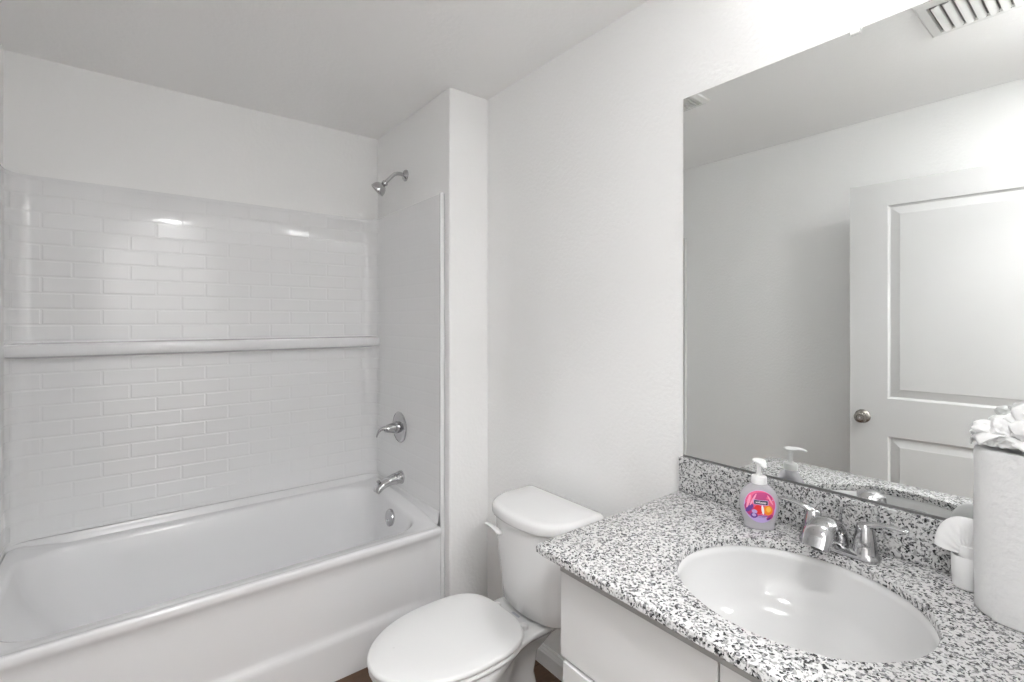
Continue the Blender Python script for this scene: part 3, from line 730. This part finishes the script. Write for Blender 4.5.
# leaf directions: 99 deg points to the photo's left, 188 deg to the camera
for args in ((math.radians(108), .068, .046, .008, .030, .020, .012, .006), (math.radians(165), .050, .044, .004, .018, .002, .006, -.004), (math.radians(225), .052, .044, .004, .018, .002, .006, .004),
             (math.radians(285), .056, .042, .006, .026, .004, .012, -.004), (math.radians(50), .052, .042, .008, .028, .004, .012, .004)):
    bm = bmesh.new(); leaf(bm, tc_, *args); o = obj('leaf', bm, M['tissue'], ti, angle=60)
    sm = o.modifiers.new('thick', 'SOLIDIFY'); sm.thickness = .001
def wad(cx, cy, cz, rx, ry, rz, seed, rot):
    bm = bmesh.new(); bmesh.ops.create_icosphere(bm, subdivisions=5, radius=1)
    Rm = Matrix.Rotation(rot, 3, 'Z')
    for v in bm.verts:
        n_ = v.co.normalized()
        d, _ = noise.voronoi(n_ * 1.05 + Vector((seed, seed * .7, 0)))
        k = .66 + .62 * min(.8, d[1] - d[0]) + .10 * noise.noise(n_ * 5 + Vector((seed, 0, 0)))
        q = Rm @ Vector((n_.x * rx * k, n_.y * ry * k, n_.z * rz * k))
        v.co = Vector((cx, cy, cz)) + Vector((q.x, q.y, max(q.z, -rz * .5)))
    return bm
obj('crumple', wad(RC.x - .006, RC.y + .026, RZ1 + .024, .050, .044, .036, 2.3, .4), M['tissue'], ti, angle=22)
obj('crumple', wad(RC.x - .002, RC.y - .020, RZ1 + .034, .050, .046, .050, 5.1, 1.2), M['tissue'], ti, angle=22)
bm = bmesh.new(); leaf(bm, (RC.x + .016, RC.y + .004, RZ1 + .036), math.radians(150), .036, .026, .020, .010, .012, .018, .006); o = obj('leaf', bm, M['tissue'], ti, angle=60)
sm = o.modifiers.new('thick', 'SOLIDIFY'); sm.thickness = .001

cu = Vector((1.276, .199, KZ1 + .0006))
cup = empty('cup', cu, 'small round white cup tucked behind the paper towel roll', 'cup')
bm = bmesh.new(); lathe(bm, cu, (0, 0, 1), [(.001, 0), (.0205, 0), (.0225, .002), (.024, .03), (.0245, .060), (.0235, .062), (.0225, .060), (.021, .01), (.001, .008)], 36); obj('body', bm, M['cup'], cup)
# folded white washcloth fanned out of the cup
ax = Vector((.170, -.985, 0)).normalized(); dv = Vector((-.985, -.170, 0))
wc = empty('washcloth', cu + Vector((0, 0, .062)), 'white folded cloth fanned out in a half disc above the small cup', 'cloth')
bm = bmesh.new(); L = []; cc = cu + Vector((0, 0, .068)); na = 40
def fan(a, f):      # a: 0 right .. PI left over the top
    R_ = .049 if a > PI / 2 else .034 + .015 * math.sin(a)
    X = -R_ * f * -math.cos(a); Z = .072 * f * math.sin(a) - .006
    return X, Z + .010 * max(0, -X / .06)
for j in range(41):
    a = PI * j / 40; th = .013 + .0009 * math.cos(a * 18)
    row = []
    for k in range(24):
        b_ = 2 * PI * k / 24; f = .54 + .46 * math.cos(b_); X, Z = fan(a, f)
        row.append(cc + ax * X + dv * (th * math.sin(b_) * (.75 + .25 * f)) + Vector((0, 0, Z)))
    L.append(row)
loft(bm, L)
sweep(bm, [cc + Vector((0, 0, .012)), cc + Vector((0, 0, -.004)), cu + Vector((0, 0, .040))], [(.016, .013), (.015, .014), (.012, .012)], n=24, sub=4)
obj('folded_cloth', bm, M['tissue'], wc, angle=60)

# ------------------------------------------------------------------ ceiling: air register, exhaust fan, vanity light, added fill lamps
reg = empty('air_vent', (.45, .33, H), 'white ceiling air register with curved blades, reflected at the mirror top', 'air vent')
rx0, rx1, ry0, ry1 = .325, .595, .175, .460
bm = bmesh.new()
def fr(ins, z): return [(rx0 + ins, ry0 + ins, z), (rx1 - ins, ry0 + ins, z), (rx1 - ins, ry1 - ins, z), (rx0 + ins, ry1 - ins, z)]
loft(bm, [fr(0, H - .0008), fr(0, H - .003), fr(.006, H - .008), fr(.030, H - .010), fr(.034, H - .004), fr(.034, H - .0008)], False, False); obj('frame', bm, M['grille'], reg, smooth=False)
bm = bmesh.new(); box(bm, rx0 + .034, rx1 - .034, ry0 + .034, ry1 - .034, H - .0016, H - .0006); obj('backing', bm, M['shadowhole'], reg, smooth=False)
for k in range(7):
    y = ry1 - .050 - k * .0295; bm = bmesh.new()
    L = []
    for q in range(7):
        a = math.radians(8 + 72 * q / 6); L.append((y + .013 - .026 * math.cos(a), H - .0022 - .012 * math.sin(a)))
    L2 = [(p[0] - .001, p[1] - .0012) for p in reversed(L)]
    extrude_profile(bm, L + L2, 'x', rx0 + .034, rx1 - .034); obj('blade', bm, M['grille'], reg)
fan = empty('exhaust_fan', (.62, 1.36, H), 'white louvred exhaust fan grille on the ceiling, glimpsed at the mirror top left corner', 'exhaust fan')
bm = bmesh.new(); fx0, fx1, fy0, fy1 = .495, .725, 1.235, 1.435
L = []
for ins, z in ((0, H - .0008), (0, H - .010), (.010, H - .018), (.026, H - .020), (.028, H - .008)): L.append(rrect(fx0 + ins, fx1 - ins, fy0 + ins, fy1 - ins, .012, 4, z))
loft(bm, L, False, False); obj('frame', bm, M['grille'], fan, smooth=True)
bm = bmesh.new(); box(bm, fx0 + .02, fx1 - .02, fy0 + .02, fy1 - .02, H - .006, H - .001); obj('backing', bm, M['shadowhole'], fan, smooth=False)
for k in range(9):
    y = fy0 + .038 + k * .0168; bm = bmesh.new(); box(bm, fx0 + .026, fx1 - .026, y - .003, y + .003, H - .017, H - .0065); obj('slat', bm, M['grille'], fan, smooth=False)

vl = empty('vanity_light', (XR, .34, 2.36), 'three-bulb chrome vanity light bar high on the wall above the mirror', 'light fixture')
bm = bmesh.new(); loft(bm, [[(XR - d, y, z) for y, z in ((.14 + e, 2.340 + e), (.54 - e, 2.340 + e), (.54 - e, 2.405 - e), (.14 + e, 2.405 - e))] for d, e in ((.0008, 0), (.010, 0), (.014, .006))]); obj('backplate', bm, M['chrome'], vl, smooth=False)
for k in range(3):
    y = .24 + .10 * k
    bm = bmesh.new(); lathe(bm, (XR - .012, y, 2.372), (-1, 0, 0), [(.018, 0), (.018, .005), (.012, .008), (.012, .012)], 24); so_ = obj('socket', bm, M['chrome'], vl)
    bm = bmesh.new(); lathe(bm, (XR - .022, y, 2.372), (-1, 0, 0), [(.010, 0), (.015, .003), (.024, .010), (.0285, .023), (.024, .037), (.014, .047), (.001, .050)], 24); obj('bulb', bm, M['bulb'], vl)

def fill_lamp(name, x, y, r, power, label, flat=False):  # unseen lamps added as fill to brighten the room
    e = empty(name, (x, y, H), label, 'fill light')
    bm = bmesh.new(); lathe(bm, (x, y, H - .0008), (0, 0, -1), [(r + .01, 0), (r + .01, .018), (r, .02)], 40); obj('rim', bm, M['nickel'], e)
    m = mat(name + '_glass', (1, 1, 1), .4, emit=((1, 1, .995), power))
    bm = bmesh.new(); lathe(bm, (x, y, H - (.0203 if flat else .018)), (0, 0, -1), [(r - .001, 0), (r - .002, .002), (.001, .003)] if flat else [(r, 0), (r * .95, .02), (r * .75, .045), (r * .4, .06), (.001, .066)], 40); obj('diffuser', bm, m, e)
fill_lamp('hall_fill', .20, -.80, .16, HALL_FILL_W, 'round frosted fill lamp added in the hall behind the doorway')
fill_lamp('room_fill', .30, .03, .10, ROOM_FILL_W, 'round flush fill lamp added above the doorway end of the bathroom', True)
